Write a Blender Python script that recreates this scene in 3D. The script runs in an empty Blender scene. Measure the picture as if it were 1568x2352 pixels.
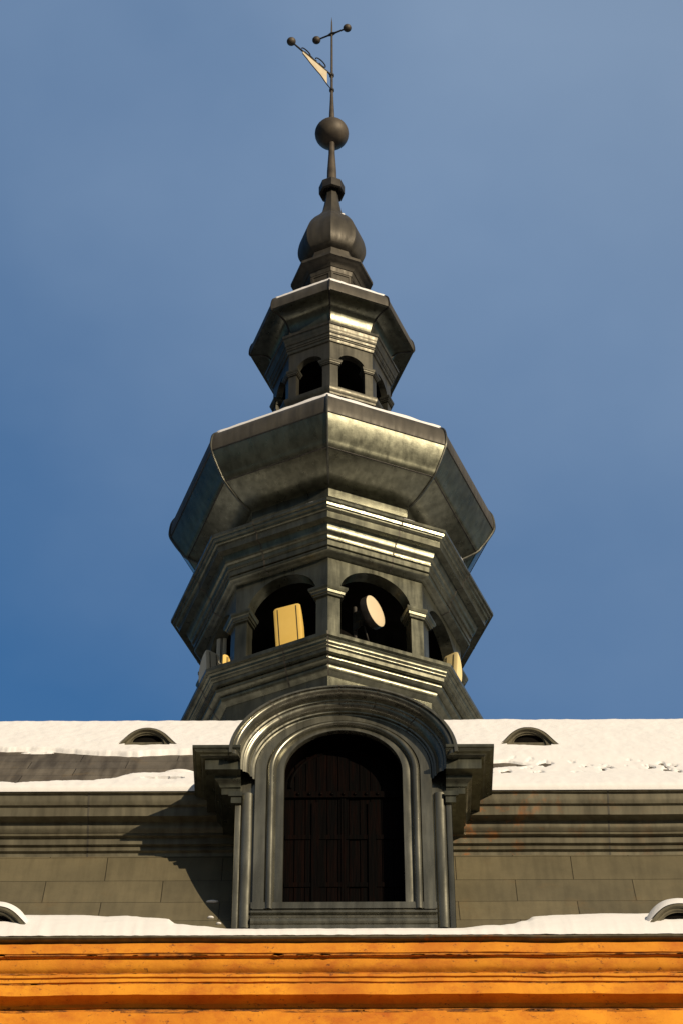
import bpy, math, random
from mathutils import Vector, Matrix, noise
random.seed(7)
R_ = math.radians
S = bpy.context.scene
COL = S.collection

# ------------------------------------------------------------ camera, light
cam = bpy.data.cameras.new('camera'); cam_o = bpy.data.objects.new('camera', cam); COL.objects.link(cam_o)
cam.sensor_fit = 'VERTICAL'; cam.sensor_height = 24.0; cam.lens = 24.0*7000/2352
cam.clip_end = 5000; cam.clip_start = .1
cam_o.matrix_world = Matrix.Translation((.126, 0, 1.6)) @ Matrix.Rotation(R_(90+48), 4, 'X') @ Matrix.Rotation(R_(-.2), 4, 'Z')
S.camera = cam_o
SUN_AZ, SUN_EL = 39.0, 19.0                       # azimuth measured from the viewer's back towards the right
sd = Vector((math.sin(R_(SUN_AZ))*math.cos(R_(SUN_EL)), -math.cos(R_(SUN_AZ))*math.cos(R_(SUN_EL)), math.sin(R_(SUN_EL))))
sun = bpy.data.lights.new('sun', 'SUN'); sun.energy = 4.9; sun.angle = R_(.5); sun.color = (1, .82, .57)
sun_o = bpy.data.objects.new('sun', sun); COL.objects.link(sun_o)
sun_o.rotation_euler = sd.to_track_quat('Z', 'Y').to_euler()
W = bpy.data.worlds.new('World'); S.world = W; W.use_nodes = True
wn = W.node_tree; wn.nodes.clear()
def wnode(t, **k):
    n = wn.nodes.new(t)
    for a, b in k.items(): setattr(n, a, b)
    return n
sky = wnode('ShaderNodeTexSky', sky_type='NISHITA', sun_disc=False, sun_elevation=R_(SUN_EL), sun_rotation=R_(180-SUN_AZ),
            altitude=100, air_density=1.0, dust_density=.6, ozone_density=1.5)
bg = wnode('ShaderNodeBackground'); bg.inputs['Strength'].default_value = .095
out = wnode('ShaderNodeOutputWorld')
# thin veil of high haze that thickens upwards and to the right
tint = wnode('ShaderNodeMixRGB', blend_type='MULTIPLY'); tint.inputs[0].default_value = 1; tint.inputs[2].default_value = (.70, 1.25, 1.62, 1)
tc = wnode('ShaderNodeTexCoord'); mp = wnode('ShaderNodeMapping'); mp.inputs['Scale'].default_value = (2.2, 2.2, 3.2)
nz = wnode('ShaderNodeTexNoise'); nz.inputs['Scale'].default_value = 2.6; nz.inputs['Detail'].default_value = 5
dt = wnode('ShaderNodeVectorMath', operation='DOT_PRODUCT'); dt.inputs[1].default_value = (1.6, 0, 3.6)
ad = wnode('ShaderNodeMath', operation='MULTIPLY_ADD'); ad.inputs[1].default_value = .7
mx = wnode('ShaderNodeMixRGB'); mx.inputs[2].default_value = (2.42, 3.5, 5.2, 1)
L = wn.links.new
L(tc.outputs['Generated'], mp.inputs['Vector']); L(mp.outputs[0], nz.inputs['Vector'])
L(tc.outputs['Generated'], dt.inputs[0]); L(nz.outputs['Fac'], ad.inputs[0]); L(dt.outputs['Value'], ad.inputs[2])
mr = wnode('ShaderNodeMapRange'); mr.inputs['From Min'].default_value = 2.75; mr.inputs['From Max'].default_value = 3.55; mr.inputs['To Max'].default_value = .95; mr.inputs['To Min'].default_value = .0
L(ad.outputs[0], mr.inputs['Value'])
L(sky.outputs[0], tint.inputs[1]); L(tint.outputs[0], mx.inputs[1]); L(mr.outputs[0], mx.inputs[0])
# whitish aureole of haze on the sun's side of the sky
ds = wnode('ShaderNodeVectorMath', operation='DOT_PRODUCT'); ds.inputs[1].default_value = tuple(sd)
ms = wnode('ShaderNodeMapRange'); ms.inputs['From Min'].default_value = -.15; ms.inputs['From Max'].default_value = .6; ms.inputs['To Max'].default_value = .9
m2 = wnode('ShaderNodeMixRGB'); m2.inputs[2].default_value = (1.32, 1.36, 1.38, 1)
L(tc.outputs['Generated'], ds.inputs[0]); L(ds.outputs['Value'], ms.inputs['Value']); L(ms.outputs[0], m2.inputs[0]); L(mx.outputs[0], m2.inputs[1])
# the sky is deepest well away from the sun, low on the left
sx_ = wnode('ShaderNodeSeparateXYZ'); mk = wnode('ShaderNodeMapRange'); mk.inputs['From Min'].default_value = -.9; mk.inputs['From Max'].default_value = -.12
mk.inputs['To Min'].default_value = .22; mk.inputs['To Max'].default_value = 1
m3 = wnode('ShaderNodeMixRGB', blend_type='MULTIPLY'); m3.inputs[0].default_value = 1
L(tc.outputs['Generated'], sx_.inputs[0]); L(sx_.outputs[0], mk.inputs['Value']); L(m2.outputs[0], m3.inputs[1]); L(mk.outputs[0], m3.inputs[2])
L(m3.outputs[0], bg.inputs['Color']); L(bg.outputs[0], out.inputs['Surface'])
S.view_settings.view_transform = 'Standard'; S.view_settings.look = 'None'
S.view_settings.exposure = 0; S.view_settings.gamma = 1

# ------------------------------------------------------------ materials
def base(name):
    m = bpy.data.materials.new(name); m.use_nodes = True
    nt = m.node_tree; b = nt.nodes['Principled BSDF']
    return m, nt, b
def N(nt, t, **k):
    n = nt.nodes.new(t)
    for a, v in k.items(): setattr(n, a, v)
    return n
def ramp(nt, src, stops):
    r = N(nt, 'ShaderNodeValToRGB'); e = r.color_ramp.elements
    while len(e) < len(stops): e.new(.5)
    for i, (p, c) in enumerate(stops): e[i].position = p; e[i].color = (*c, 1) if len(c) == 3 else c
    nt.links.new(src, r.inputs['Fac']); return r.outputs[0]
def noise_(nt, scale, detail=4, vec=None, rough=.55, stretch=None):
    n = N(nt, 'ShaderNodeTexNoise'); n.inputs['Scale'].default_value = scale; n.inputs['Detail'].default_value = detail
    n.inputs['Roughness'].default_value = rough
    if vec is None:
        vec = N(nt, 'ShaderNodeTexCoord').outputs['Object']
    if stretch:
        mpn = N(nt, 'ShaderNodeMapping'); mpn.inputs['Scale'].default_value = stretch
        nt.links.new(vec, mpn.inputs['Vector']); vec = mpn.outputs[0]
    nt.links.new(vec, n.inputs['Vector']); return n.outputs['Fac']
def mix(nt, fac, a, b, mode='MIX'):
    m = N(nt, 'ShaderNodeMixRGB', blend_type=mode)
    for s, v in ((m.inputs[0], fac), (m.inputs[1], a), (m.inputs[2], b)):
        if hasattr(v, 'links') or hasattr(v, 'is_linked'): nt.links.new(v, s)
        elif isinstance(v, (int, float)): s.default_value = v
        else: s.default_value = (*v, 1)
    return m.outputs[0]
def bump(nt, b, h, strength=.3, dist=.01):
    bp = N(nt, 'ShaderNodeBump'); bp.inputs['Strength'].default_value = strength; bp.inputs['Distance'].default_value = dist
    nt.links.new(h, bp.inputs['Height'])
    if b.inputs['Normal'].is_linked:
        nt.links.new(b.inputs['Normal'].links[0].from_socket, bp.inputs['Normal'])
    nt.links.new(bp.outputs[0], b.inputs['Normal'])

def zinc(name, dark=(.10,.105,.09), light=(.23,.235,.19), metal=.75, r0=.32, r1=.52, rust=0.0, rustx=None, joints=None):
    m, nt, b = base(name)
    big = noise_(nt, 1.6, 5)
    streak = noise_(nt, 2.0, 4, stretch=(6, 6, .55))
    c = ramp(nt, big, [(.2, dark), (.8, light)])
    c2 = ramp(nt, streak, [(.33, (.55, .55, .55)), (.62, (1, 1, 1))])
    c = mix(nt, .8, c, c2, 'MULTIPLY')
    spots = noise_(nt, 22, 4, rough=.7)
    c = mix(nt, ramp(nt, spots, [(.66, (0,0,0)), (.76, (.5,.5,.5))]), c, (.05,.04,.03))
    if rust:
        rn = noise_(nt, 5, 5, rough=.7)
        f = ramp(nt, rn, [(.60-rust*.1, (0,0,0)), (.74-rust*.1, (1,1,1))])
        if rustx:
            sx = N(nt, 'ShaderNodeSeparateXYZ'); nt.links.new(N(nt, 'ShaderNodeTexCoord').outputs['Object'], sx.inputs[0])
            mrn = N(nt, 'ShaderNodeMapRange'); mrn.inputs['From Min'].default_value = rustx[0]; mrn.inputs['From Max'].default_value = rustx[1]
            mrn.inputs['To Min'].default_value = 1; mrn.inputs['To Max'].default_value = .12
            ab = N(nt, 'ShaderNodeMath', operation='ABSOLUTE'); sb = N(nt, 'ShaderNodeMath', operation='SUBTRACT')
            nt.links.new(sx.outputs[0], sb.inputs[0]); sb.inputs[1].default_value = 0
            nt.links.new(sb.outputs[0], mrn.inputs['Value'])
            # stain only to the right of the dormer
            gt = N(nt, 'ShaderNodeMath', operation='GREATER_THAN'); gt.inputs[1].default_value = 0.5
            nt.links.new(sx.outputs[0], gt.inputs[0])
            mu = N(nt, 'ShaderNodeMath', operation='MULTIPLY'); nt.links.new(mrn.outputs[0], mu.inputs[0]); nt.links.new(gt.outputs[0], mu.inputs[1])
            f = mix(nt, 1.0, f, mu.outputs[0], 'MULTIPLY')
        c = mix(nt, f, c, (.30,.11,.025))
    nt.links.new(c, b.inputs['Base Color'])
    b.inputs['Metallic'].default_value = metal
    rr = noise_(nt, 2.2, 5, stretch=(7, 7, .7))
    mrr = N(nt, 'ShaderNodeMapRange'); mrr.inputs['From Min'].default_value = .3; mrr.inputs['From Max'].default_value = .7
    mrr.inputs['To Min'].default_value = r0; mrr.inputs['To Max'].default_value = r1
    nt.links.new(rr, mrr.inputs['Value']); nt.links.new(mrr.outputs[0], b.inputs['Roughness'])
    bump(nt, b, noise_(nt, 3.0, 2), .3, .015)
    bump(nt, b, noise_(nt, 30, 4), .15, .004)
    return m
def plain(name, c0, c1, rough=.6, metal=0, scale=6, bs=.2, bd=.005):
    m, nt, b = base(name)
    nt.links.new(ramp(nt, noise_(nt, scale, 5), [(.3, c0), (.7, c1)]), b.inputs['Base Color'])
    b.inputs['Roughness'].default_value = rough; b.inputs['Metallic'].default_value = metal
    bump(nt, b, noise_(nt, scale*4, 4), bs, bd)
    return m
M = {}
M['zinc'] = zinc('weathered_zinc', (.075,.078,.060), (.205,.208,.158), .82, .25, .42)
M['zinc_dark'] = zinc('dark_spire_zinc', (.042,.038,.031), (.10,.09,.074), .45, .48, .68)
M['zinc_dull'] = zinc('dull_rim_zinc', (.055,.05,.042), (.115,.105,.085), .35, .5, .7)
M['zinc_upper'] = zinc('lantern_zinc', (.062,.060,.050), (.135,.130,.105), .75, .36, .54)
M['zinc_frame'] = zinc('bluish_zinc', (.125,.124,.10), (.32,.315,.26), .78, .20, .40)
M['zinc_roof'] = zinc('cornice_zinc', (.105,.093,.062), (.20,.182,.125), .45, .40, .58, rust=.5, rustx=(1.2, 2.6))
M['interior'] = plain('interior_shade_black', (.004,.0035,.003), (.009,.008,.007), .9)  # near-black colour stands in for the shade inside belfry and vents
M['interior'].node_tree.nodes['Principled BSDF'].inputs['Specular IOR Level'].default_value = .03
M['ball'] = plain('brown_iron', (.045,.037,.030), (.10,.082,.064), .6, .3, 5)
M['seam'] = plain('seam_metal', (.05,.05,.045), (.13,.13,.11), .4, .8, 9)
M['cream'] = plain('cream_plastic', (.70,.47,.11), (.76,.53,.15), .42, 0, 3, .05)
M['cream_light'] = plain('pale_cream_plastic', (.72,.58,.28), (.78,.64,.34), .45, 0, 3, .05)
M['white_plastic'] = plain('white_plastic', (.66,.55,.38), (.72,.60,.42), .5, 0, 3, .05)
M['grey_plastic'] = plain('grey_plastic', (.52,.49,.40), (.60,.57,.47), .55, 0, 3, .05)
M['black_metal'] = plain('black_metal', (.02,.018,.016), (.05,.045,.04), .5, .5, 8)
M['flag'] = plain('painted_flag', (.50,.43,.32), (.62,.54,.40), .5, 0, 8)
M['ground'] = plain('ground', (.03,.03,.029), (.09,.085,.08), .9, 0, .3, .3, .02)

# mansard panels: staggered zinc sheets, joints from brick pattern on the mesh UV
def panel_mat(name, bw, bh, c0, c1, streaks=False):
    m, nt, b = base(name)
    uv = N(nt, 'ShaderNodeUVMap').outputs[0]
    br = N(nt, 'ShaderNodeTexBrick'); br.offset = .5
    for k, v in (('Scale', 1), ('Mortar Size', .005), ('Mortar Smooth', .3), ('Brick Width', bw), ('Row Height', bh), ('Bias', 0)):
        br.inputs[k].default_value = v
    br.inputs['Color1'].default_value = (.85,.85,.85,1); br.inputs['Color2'].default_value = (1.1,1.08,1.02,1); br.inputs['Mortar'].default_value = (.28,.26,.22,1)
    nt.links.new(uv, br.inputs['Vector'])
    c = ramp(nt, noise_(nt, 1.3, 6, rough=.65), [(.3, c0), (.7, c1)])
    c = mix(nt, 1, c, br.outputs['Color'], 'MULTIPLY')
    st = noise_(nt, 3.0, 4, stretch=(5 if not streaks else 3, .6 if not streaks else .25, .6 if not streaks else .25))
    c = mix(nt, .55 if not streaks else .85, c, ramp(nt, st, [(.35, (.45,.43,.42) if streaks else (.7,.7,.7)), (.6, (1,1,1))]), 'MULTIPLY')
    st2 = noise_(nt, 2.4, 5, rough=.7)
    c = mix(nt, ramp(nt, st2, [(.58, (0,0,0)), (.75, (.55,.55,.55))]), c, (.17,.12,.06))
    nt.links.new(c, b.inputs['Base Color'])
    b.inputs['Metallic'].default_value = 0 if streaks else .3; b.inputs['Roughness'].default_value = .75 if streaks else .55
    if streaks: b.inputs['Specular IOR Level'].default_value = .15
    iv = N(nt, 'ShaderNodeMath', operation='SUBTRACT'); iv.inputs[0].default_value = 1; nt.links.new(br.outputs['Fac'], iv.inputs[1])
    bump(nt, b, iv.outputs[0], .7, .012)
    bump(nt, b, noise_(nt, 2.5, 3), .4, .03)
    bump(nt, b, noise_(nt, 45, 3), .2, .003)
    return m
M['panels'] = panel_mat('mansard_sheets', 1.12, .455, (.125,.110,.070), (.185,.160,.100))
M['roof_sheets'] = panel_mat('upper_roof_sheets', 1.0, .42, (.085,.075,.063), (.15,.135,.115), True)

def yellow():
    m, nt, b = base('ochre_plaster')
    c = ramp(nt, noise_(nt, 1.5, 6, rough=.65), [(.28, (.50,.135,.004)), (.66, (.80,.325,.015))])
    g = noise_(nt, 3, 7, rough=.72, stretch=(1.1, 1.6, 1.6))
    c = mix(nt, ramp(nt, g, [(.50, (0,0,0)), (.70, (.75,.75,.75))]), c, (.44,.095,.005))
    g2 = noise_(nt, 13, 6, rough=.8, stretch=(1.0, 1.5, 1.5))
    c = mix(nt, ramp(nt, g2, [(.59, (0,0,0)), (.65, (.85,.85,.85))]), c, (.14,.04,.012))
    nt.links.new(c, b.inputs['Base Color']); b.inputs['Roughness'].default_value = .85
    bump(nt, b, noise_(nt, 16, 6, rough=.7), .35, .012)
    return m
M['yellow'] = yellow()
def grime():
    m, nt, b = base('grimy_ledge')
    c = ramp(nt, noise_(nt, 14, 6, rough=.75, stretch=(.5, 2, 2)), [(.38, (.07,.024,.009)), (.58, (.55,.19,.012))])
    nt.links.new(c, b.inputs['Base Color']); b.inputs['Roughness'].default_value = .9
    bump(nt, b, noise_(nt, 20, 5), .6, .01)
    return m
M['grime'] = grime()
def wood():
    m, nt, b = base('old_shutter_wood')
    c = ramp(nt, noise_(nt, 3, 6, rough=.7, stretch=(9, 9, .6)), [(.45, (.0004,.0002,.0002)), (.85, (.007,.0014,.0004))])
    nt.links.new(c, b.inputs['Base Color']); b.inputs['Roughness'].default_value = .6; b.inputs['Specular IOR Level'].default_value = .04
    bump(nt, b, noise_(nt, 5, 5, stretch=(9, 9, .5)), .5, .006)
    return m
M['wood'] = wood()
def snow_mat():
    m, nt, b = base('snow')
    b.inputs['Base Color'].default_value = (.80,.80,.83,1); b.inputs['Roughness'].default_value = .7
    bump(nt, b, noise_(nt, 5, 4), .22, .025)
    bump(nt, b, noise_(nt, 60, 4), .25, .004)
    return m
M['snow'] = snow_mat()

# ------------------------------------------------------------ helpers
def mesh_obj(name, V, F, mat, parent=None, smooth=None, uv=None, loc=None):
    me = bpy.data.meshes.new(name); me.from_pydata([tuple(v) for v in V], [], F); me.update()
    import bmesh
    bm = bmesh.new(); bm.from_mesh(me)
    if smooth is not False: bmesh.ops.remove_doubles(bm, verts=bm.verts, dist=1e-5)
    bmesh.ops.recalc_face_normals(bm, faces=bm.faces); bm.to_mesh(me); bm.free()
    if uv:
        l = me.uv_layers.new(name='UVMap')
        for p in me.polygons:
            for li in p.loop_indices:
                l.data[li].uv = uv(me.vertices[me.loops[li].vertex_index].co)
    if smooth:
        for p in me.polygons: p.use_smooth = True
        me.set_sharp_from_angle(angle=R_(smooth))
    me.materials.append(mat)
    o = bpy.data.objects.new(name, me); COL.objects.link(o)
    if parent: o.parent = parent
    return o
def empty(name, loc, label=None, cat=None, group=None):
    o = bpy.data.objects.new(name, None); COL.objects.link(o); o.location = loc; o.empty_display_size = .3
    if label: tag(o, label, cat, group)
    return o
def tag(o, label=None, cat=None, group=None, kind=None):
    if label: o['label'] = label
    if cat: o['category'] = cat
    if group: o['group'] = group
    if kind: o['kind'] = kind
class MB:
    def __init__(s): s.V = []; s.F = []
    def add(s, V, F):
        b = len(s.V); s.V += [Vector(v) for v in V]; s.F += [[b+i for i in f] for f in F]; return s
    def box(s, x0, x1, y0, y1, z0, z1):
        V = [(x, y, z) for x in (x0, x1) for y in (y0, y1) for z in (z0, z1)]
        return s.add(V, [(0,1,3,2),(4,6,7,5),(0,4,5,1),(2,3,7,6),(0,2,6,4),(1,5,7,3)])
    def tube(s, pts, r, n=8, caps=True):
        pts = [Vector(p) for p in pts]; rs = r if isinstance(r, (list, tuple)) else [r]*len(pts)
        V = []; F = []
        for i, p in enumerate(pts):
            d = (pts[min(i+1, len(pts)-1)] - pts[max(i-1, 0)]).normalized()
            a = d.orthogonal().normalized() if i == 0 else (a - d*a.dot(d)).normalized()
            b = d.cross(a)
            for k in range(n):
                t = 2*math.pi*k/n; V.append(p + (a*math.cos(t)+b*math.sin(t))*rs[i])
        for i in range(len(pts)-1):
            for k in range(n): F.append((i*n+k, i*n+(k+1) % n, (i+1)*n+(k+1) % n, (i+1)*n+k))
        if caps: F += [tuple(range(n))[::-1], tuple(range((len(pts)-1)*n, len(pts)*n))]
        return s.add(V, F)
    def sphere(s, c, r, nu=28, nv=16):
        prof = [(math.sin(math.pi*i/nv)*r, -math.cos(math.pi*i/nv)*r) for i in range(nv+1)]
        V = []; F = []
        for (a, z) in prof:
            for k in range(nu):
                t = 2*math.pi*k/nu; V.append((c[0]+a*math.cos(t), c[1]+a*math.sin(t), c[2]+z))
        for i in range(nv):
            for k in range(nu): F.append((i*nu+k, i*nu+(k+1) % nu, (i+1)*nu+(k+1) % nu, (i+1)*nu+k))
        return s.add(V, F)
    def build(s, name, mat, parent=None, smooth=None, uv=None, loc=None): return mesh_obj(name, s.V, s.F, mat, parent, smooth, uv)

# ------------------------------------------------------------ setting
g = MB(); g.add([(-2000,-2000,0),(2000,-2000,0),(2000,2000,0),(-2000,2000,0)], [(0,1,2,3)])
o = g.build('ground', M['ground']); tag(o, kind='structure')

# ------------------------------------------------------------ tower
TY = 26.8; ROT = -90 - 1.4
tower = empty('bell_tower', (0, TY, 25.0), 'octagonal dark zinc bell tower with two bulbous domes and open arcades rising behind the roof', 'tower')
def corner(R, z, k, rot=ROT):                  # k in eighths, local to tower empty (z stays absolute minus 25)
    a = R_(rot + 45*k); return Vector((R*math.cos(a), R*math.sin(a), z-25.0))
def ring(name, prof, mat, parent=tower, rot=ROT, cap0=False, cap1=False, n=8, smooth=28):
    V = []; F = []
    for (R, z) in prof:
        for k in range(n):
            a = R_(rot+360/n*k); V.append((R*math.cos(a), R*math.sin(a), z-25.0))
    for i in range(len(prof)-1):
        for k in range(n): F.append((i*n+k, i*n+(k+1) % n, (i+1)*n+(k+1) % n, (i+1)*n+k))
    if cap0: F.append(tuple(range(n)))
    if cap1: F.append(tuple(range((len(prof)-1)*n, len(prof)*n)))
    return mesh_obj(name, V, F, mat, parent, smooth)
def curve(pts, n=5):
    """Catmull-Rom through profile points"""
    out = []
    for i in range(len(pts)-1):
        p0 = pts[max(i-1, 0)]; p1 = pts[i]; p2 = pts[i+1]; p3 = pts[min(i+2, len(pts)-1)]
        for j in range(n):
            t = j/n
            out.append(tuple(.5*((2*p1[c])+(-p0[c]+p2[c])*t+(2*p0[c]-5*p1[c]+4*p2[c]-p3[c])*t*t+(-p0[c]+3*p1[c]-3*p2[c]+p3[c])*t**3) for c in (0, 1)))
    out.append(pts[-1]); return out
def bead(x, z, r, a0=60, a1=-90, n=5):          # quarter-round outwards
    return [(x + r*math.cos(R_(a0+(a1-a0)*i/n)), z + r*math.sin(R_(a0+(a1-a0)*i/n))) for i in range(n+1)]

# pedestal and lower cornice
ring('pedestal', [(1.70, 24.2), (1.70, 26.645)], M['zinc'])
LC = ([(1.20,27.08),(2.03,27.055),(2.03,27.0),(1.995,26.995)] + curve([(1.99,26.985),(1.965,26.975),(1.955,26.95),(1.935,26.935)],3)
     + bead(1.925, 26.92, .022) + [(1.915,26.895),(1.91,26.845),(1.86,26.84)] + bead(1.83,26.80,.04,80,-60) + [(1.83,26.755),(1.79,26.75)]
     + curve([(1.79,26.72),(1.775,26.69),(1.745,26.665),(1.72,26.65)],3) + [(1.70,26.64)])
low_c = ring('lower_cornice', LC, M['zinc'])
# belfry stage
def stage(Rw, z0, zc0, zc1, ztop, a, rise, pw, th, capout, mat):
    hw = Rw*math.sin(R_(22.5)); ap = Rw*math.cos(R_(22.5))
    for k in range(8):
        # pillar bent round the corner k
        ca = R_(ROT+45*k)
        def P(off, s, w):                       # off outward offset from wall, s side, w distance along face from corner
            fa = R_(ROT+45*k+22.5*s)
            n = Vector((math.cos(fa), math.sin(fa), 0)); t = Vector((-math.sin(fa), math.cos(fa), 0))*s
            base_c = n*(ap+off) - t*(hw+off*math.tan(R_(22.5)))
            return base_c + t*w
        def section(off, w, thk):
            cr = Vector((math.cos(ca), math.sin(ca), 0))
            oc = cr*((ap+off)/math.cos(R_(22.5))); ic = cr*((ap-thk)/math.cos(R_(22.5)))
            w2 = w + off*math.tan(R_(22.5))
            wi = w - thk*math.tan(R_(22.5))
            return [P(off, -1, w2), oc, P(off, 1, w2), P(-thk, 1, wi), ic, P(-thk, -1, wi)]
        def loft(levels, name, parent):
            V = []; F = []
            for (off, w, thk, z) in levels:
                V += [p+Vector((0, 0, z-25)) for p in section(off, w, thk)]
            for i in range(len(levels)-1):
                for j in range(6): F.append((i*6+j, i*6+(j+1) % 6, (i+1)*6+(j+1) % 6, (i+1)*6+j))
            m_ = len(levels)-1
            for q in ((0,1,4,5),(1,2,3,4)): F.append(q); F.append(tuple(m_*6+i for i in q))
            return mesh_obj(name, V, F, mat, parent)
        pl = loft([(0, pw, th, z0), (0, pw, th, zc0)], 'pillar', tower)
        c = capout; h = zc1-zc0; e = .0
        loft([(c*.35, pw+c*.35, th+.01, zc0), (c*.35, pw+c*.35, th+.01, zc0+h*.22), (c*.55, pw+c*.55, th+.01, zc0+h*.25), (c*.62, pw+c*.62, th+.01, zc0+h*.5),
              (c*.8, pw+c*.8, th+.01, zc0+h*.55), (c, pw+c, th+.01, zc0+h*.75), (c, pw+c, th+.01, zc1)], 'capital', pl)
        # arched wall on the face between corners k and k+1
        fa = R_(ROT+45*k+22.5); n = Vector((math.cos(fa), math.sin(fa), 0)); t = Vector((-math.sin(fa), math.cos(fa), 0))
        out2 = []
        na = 20
        arc = [(a*math.cos(math.pi*i/na), zc1+.001+rise*math.sin(math.pi*i/na)) for i in range(na+1)]
        tt = th*math.tan(R_(22.5))
        V = []; F = []
        outer = arc; top = ztop
        for (off, h_) in ((0, hw), (-th, hw-tt)):
            for (x, z) in arc: V.append(n*(ap+off)+t*x+Vector((0,0,z-25)))
            for i in range(na+1):
                x = h_ if i <= 1 else (-h_ if i >= na-1 else h_*math.cos(math.pi*i/na)*1.0)
                z = zc1+.001 if i in (0, na) else top
                V.append(n*(ap+off)+t*x+Vector((0,0,z-25)))
        q = 2*(na+1)
        for i in range(na):
            F.append((i, i+1, na+1+i+1, na+1+i)); F.append((q+i, q+i+1, q+na+1+i+1, q+na+1+i))
            F.append((i, i+1, q+i+1, q+i))
        F.append((0, na+1, q+na+1, q)); F.append((na, 2*na+1, q+2*na+1, q+na))
        mesh_obj('arch_wall', V, F, mat, tower, 30)
stage(1.60, 27.06, 28.10, 28.235, 28.80, .457, .455, .155, .16, .075, M['zinc'])
ring('added_dark_core', [(.78, 27.05), (.78, 28.76)], M['interior'])  # added dark core, keeps sky from showing through the arches
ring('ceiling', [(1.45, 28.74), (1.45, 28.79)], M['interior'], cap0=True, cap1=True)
MC = ([(1.40,30.10),(1.62,29.72),(1.82,29.52),(2.035,29.385),(2.035,29.34),(2.01,29.335),(2.0,29.30),(1.975,29.295)] + curve([(1.97,29.28),(1.955,29.265),(1.94,29.26)],3)
     + [(1.93,29.25),(1.925,29.15),(1.84,29.145),(1.83,29.12)] + curve([(1.82,29.10),(1.80,29.05),(1.765,29.02),(1.75,28.985)],4) + bead(1.745,28.965,.018)
     + [(1.735,28.945),(1.73,28.865),(1.70,28.86)] + bead(1.69,28.825,.032,80,-80) + [(1.66,28.79),(1.64,28.78),(1.60,28.775)])
main_c = ring('main_cornice', MC, M['zinc'])
dome = ring('dome', [(1.36,30.05),(1.375,30.12),(1.387,30.30),(1.40,30.305)] + curve([(1.42,30.305),(1.60,30.355),(1.858,30.519),(1.932,30.62),(2.0,30.73),(2.057,30.84),(2.098,30.935)],4), M['zinc'])
ring('dome_rim', curve([(2.099,30.935),(2.112,31.03),(2.095,31.2),(2.05,31.30),(2.0,31.348)],4)
     + curve([(1.97,31.37),(1.7,31.5),(1.4,31.72),(1.15,32.05),(.98,32.4),(.87,32.72)],3)[:], M['zinc_dull'], dome)
ring('cornice_skirt', [(2.02,29.392),(1.82,29.535),(1.63,29.73),(1.41,30.11)], M['zinc'])
def ridge(prof, mat, r, parent, name='ridge_seam'):
    for k in range(8):
        mb = MB(); mb.tube([corner(R+.004, z, k) for (R, z) in prof], r, 6); mb.build(name, mat, parent, 40)
ridge(curve([(1.42,30.305),(1.60,30.355),(1.858,30.519),(1.932,30.62),(2.0,30.73),(2.057,30.84),(2.099,30.935),(2.112,31.03),(2.095,31.2),(2.05,31.30),(2.0,31.348)],3), M['seam'], .016, dome)
def band(R, z, mat, r, parent, name='band_seam'):
    mb = MB(); n = 8
    V = []; F = []
    pr = [(R-.004, z-r), (R+r*.8, z-r*.5), (R+r*.8, z+r*.5), (R-.004, z+r)]
    return ring(name, pr, mat, parent)
for o_ in (band(1.862, 30.524, M['black_metal'], .009, dome), band(2.100, 30.935, M['black_metal'], .009, dome)): pass

def lap_joint(prof, k, u, mat, parent, w=.009, t=.0025):
    V = []; F = []
    for (R, z) in prof:
        a = corner(R+t*1.3, z-t*.4, k); b = corner(R+t*1.3, z-t*.4, k+1); L_ = (b-a).length
        for du in (-w/L_, w/L_): V.append(a.lerp(b, u+du))
    for i in range(len(prof)-1): F.append((2*i, 2*i+1, 2*i+3, 2*i+2))
    mesh_obj('lap_joint', V, F, mat, parent)
for k, u in ((0,.64),(7,.36),(1,.5),(6,.55),(2,.4),(5,.5),(3,.6),(4,.4)):
    lap_joint(MC[3:], k, u, M['zinc_dull'], main_c); lap_joint(LC[1:], k, (u+.27) % .9, M['zinc_dull'], low_c)
# upper lantern
ring('upper_ledge', [(.60,32.72),(.80,32.70),(.80,32.80),(.84,32.81),(.845,32.84),(.87,32.87),(.88,32.90),(.88,32.935),(.86,32.95),(.60,32.96)], M['zinc_upper'])
stage(.80, 32.95, 33.47, 33.556, 33.945, .195, .20, .114, .09, .045, M['zinc_upper'])
ring('added_dark_core', [(.34, 32.95), (.34, 33.90)], M['interior'])  # same added core, closes the upper arches against the sky
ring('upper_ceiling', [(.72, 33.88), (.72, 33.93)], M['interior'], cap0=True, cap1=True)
ring('upper_cornice', [(.62,34.30),(.926,34.245),(.926,34.20),(.91,34.195)] + curve([(.905,34.185),(.895,34.15),(.88,34.12),(.875,34.095)],3) + bead(.862,34.085,.014)
     + [(.855,34.06),(.85,34.03),(.84,34.028)] + bead(.835,34.0,.018) + [(.83,33.965),(.82,33.945),(.80,33.94)], M['zinc_upper'])
dome2 = ring('upper_dome', [(.70,34.26),(.76,34.36)] + curve([(.785,34.40),(.80,34.48),(.84,34.57),(.905,34.635),(1.0,34.665),(1.11,34.665)],5) + [(1.135,34.668)], M['zinc'])
ring('dome_rim', [(1.128,34.672),(1.142,34.675)] + curve([(1.144,34.69),(1.142,34.78),(1.115,34.90),(1.05,34.99)],3)
     + curve([(1.02,35.005),(.82,35.11),(.63,35.32),(.5,35.58),(.42,35.84)],3), M['zinc_dull'], dome2)
ridge(curve([(.785,34.40),(.80,34.48),(.84,34.57),(.905,34.635),(1.0,34.665),(1.13,34.66)],3)+curve([(1.142,34.69),(1.14,34.78),(1.115,34.90),(1.05,34.99)],3), M['black_metal'], .012, dome2)
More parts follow.
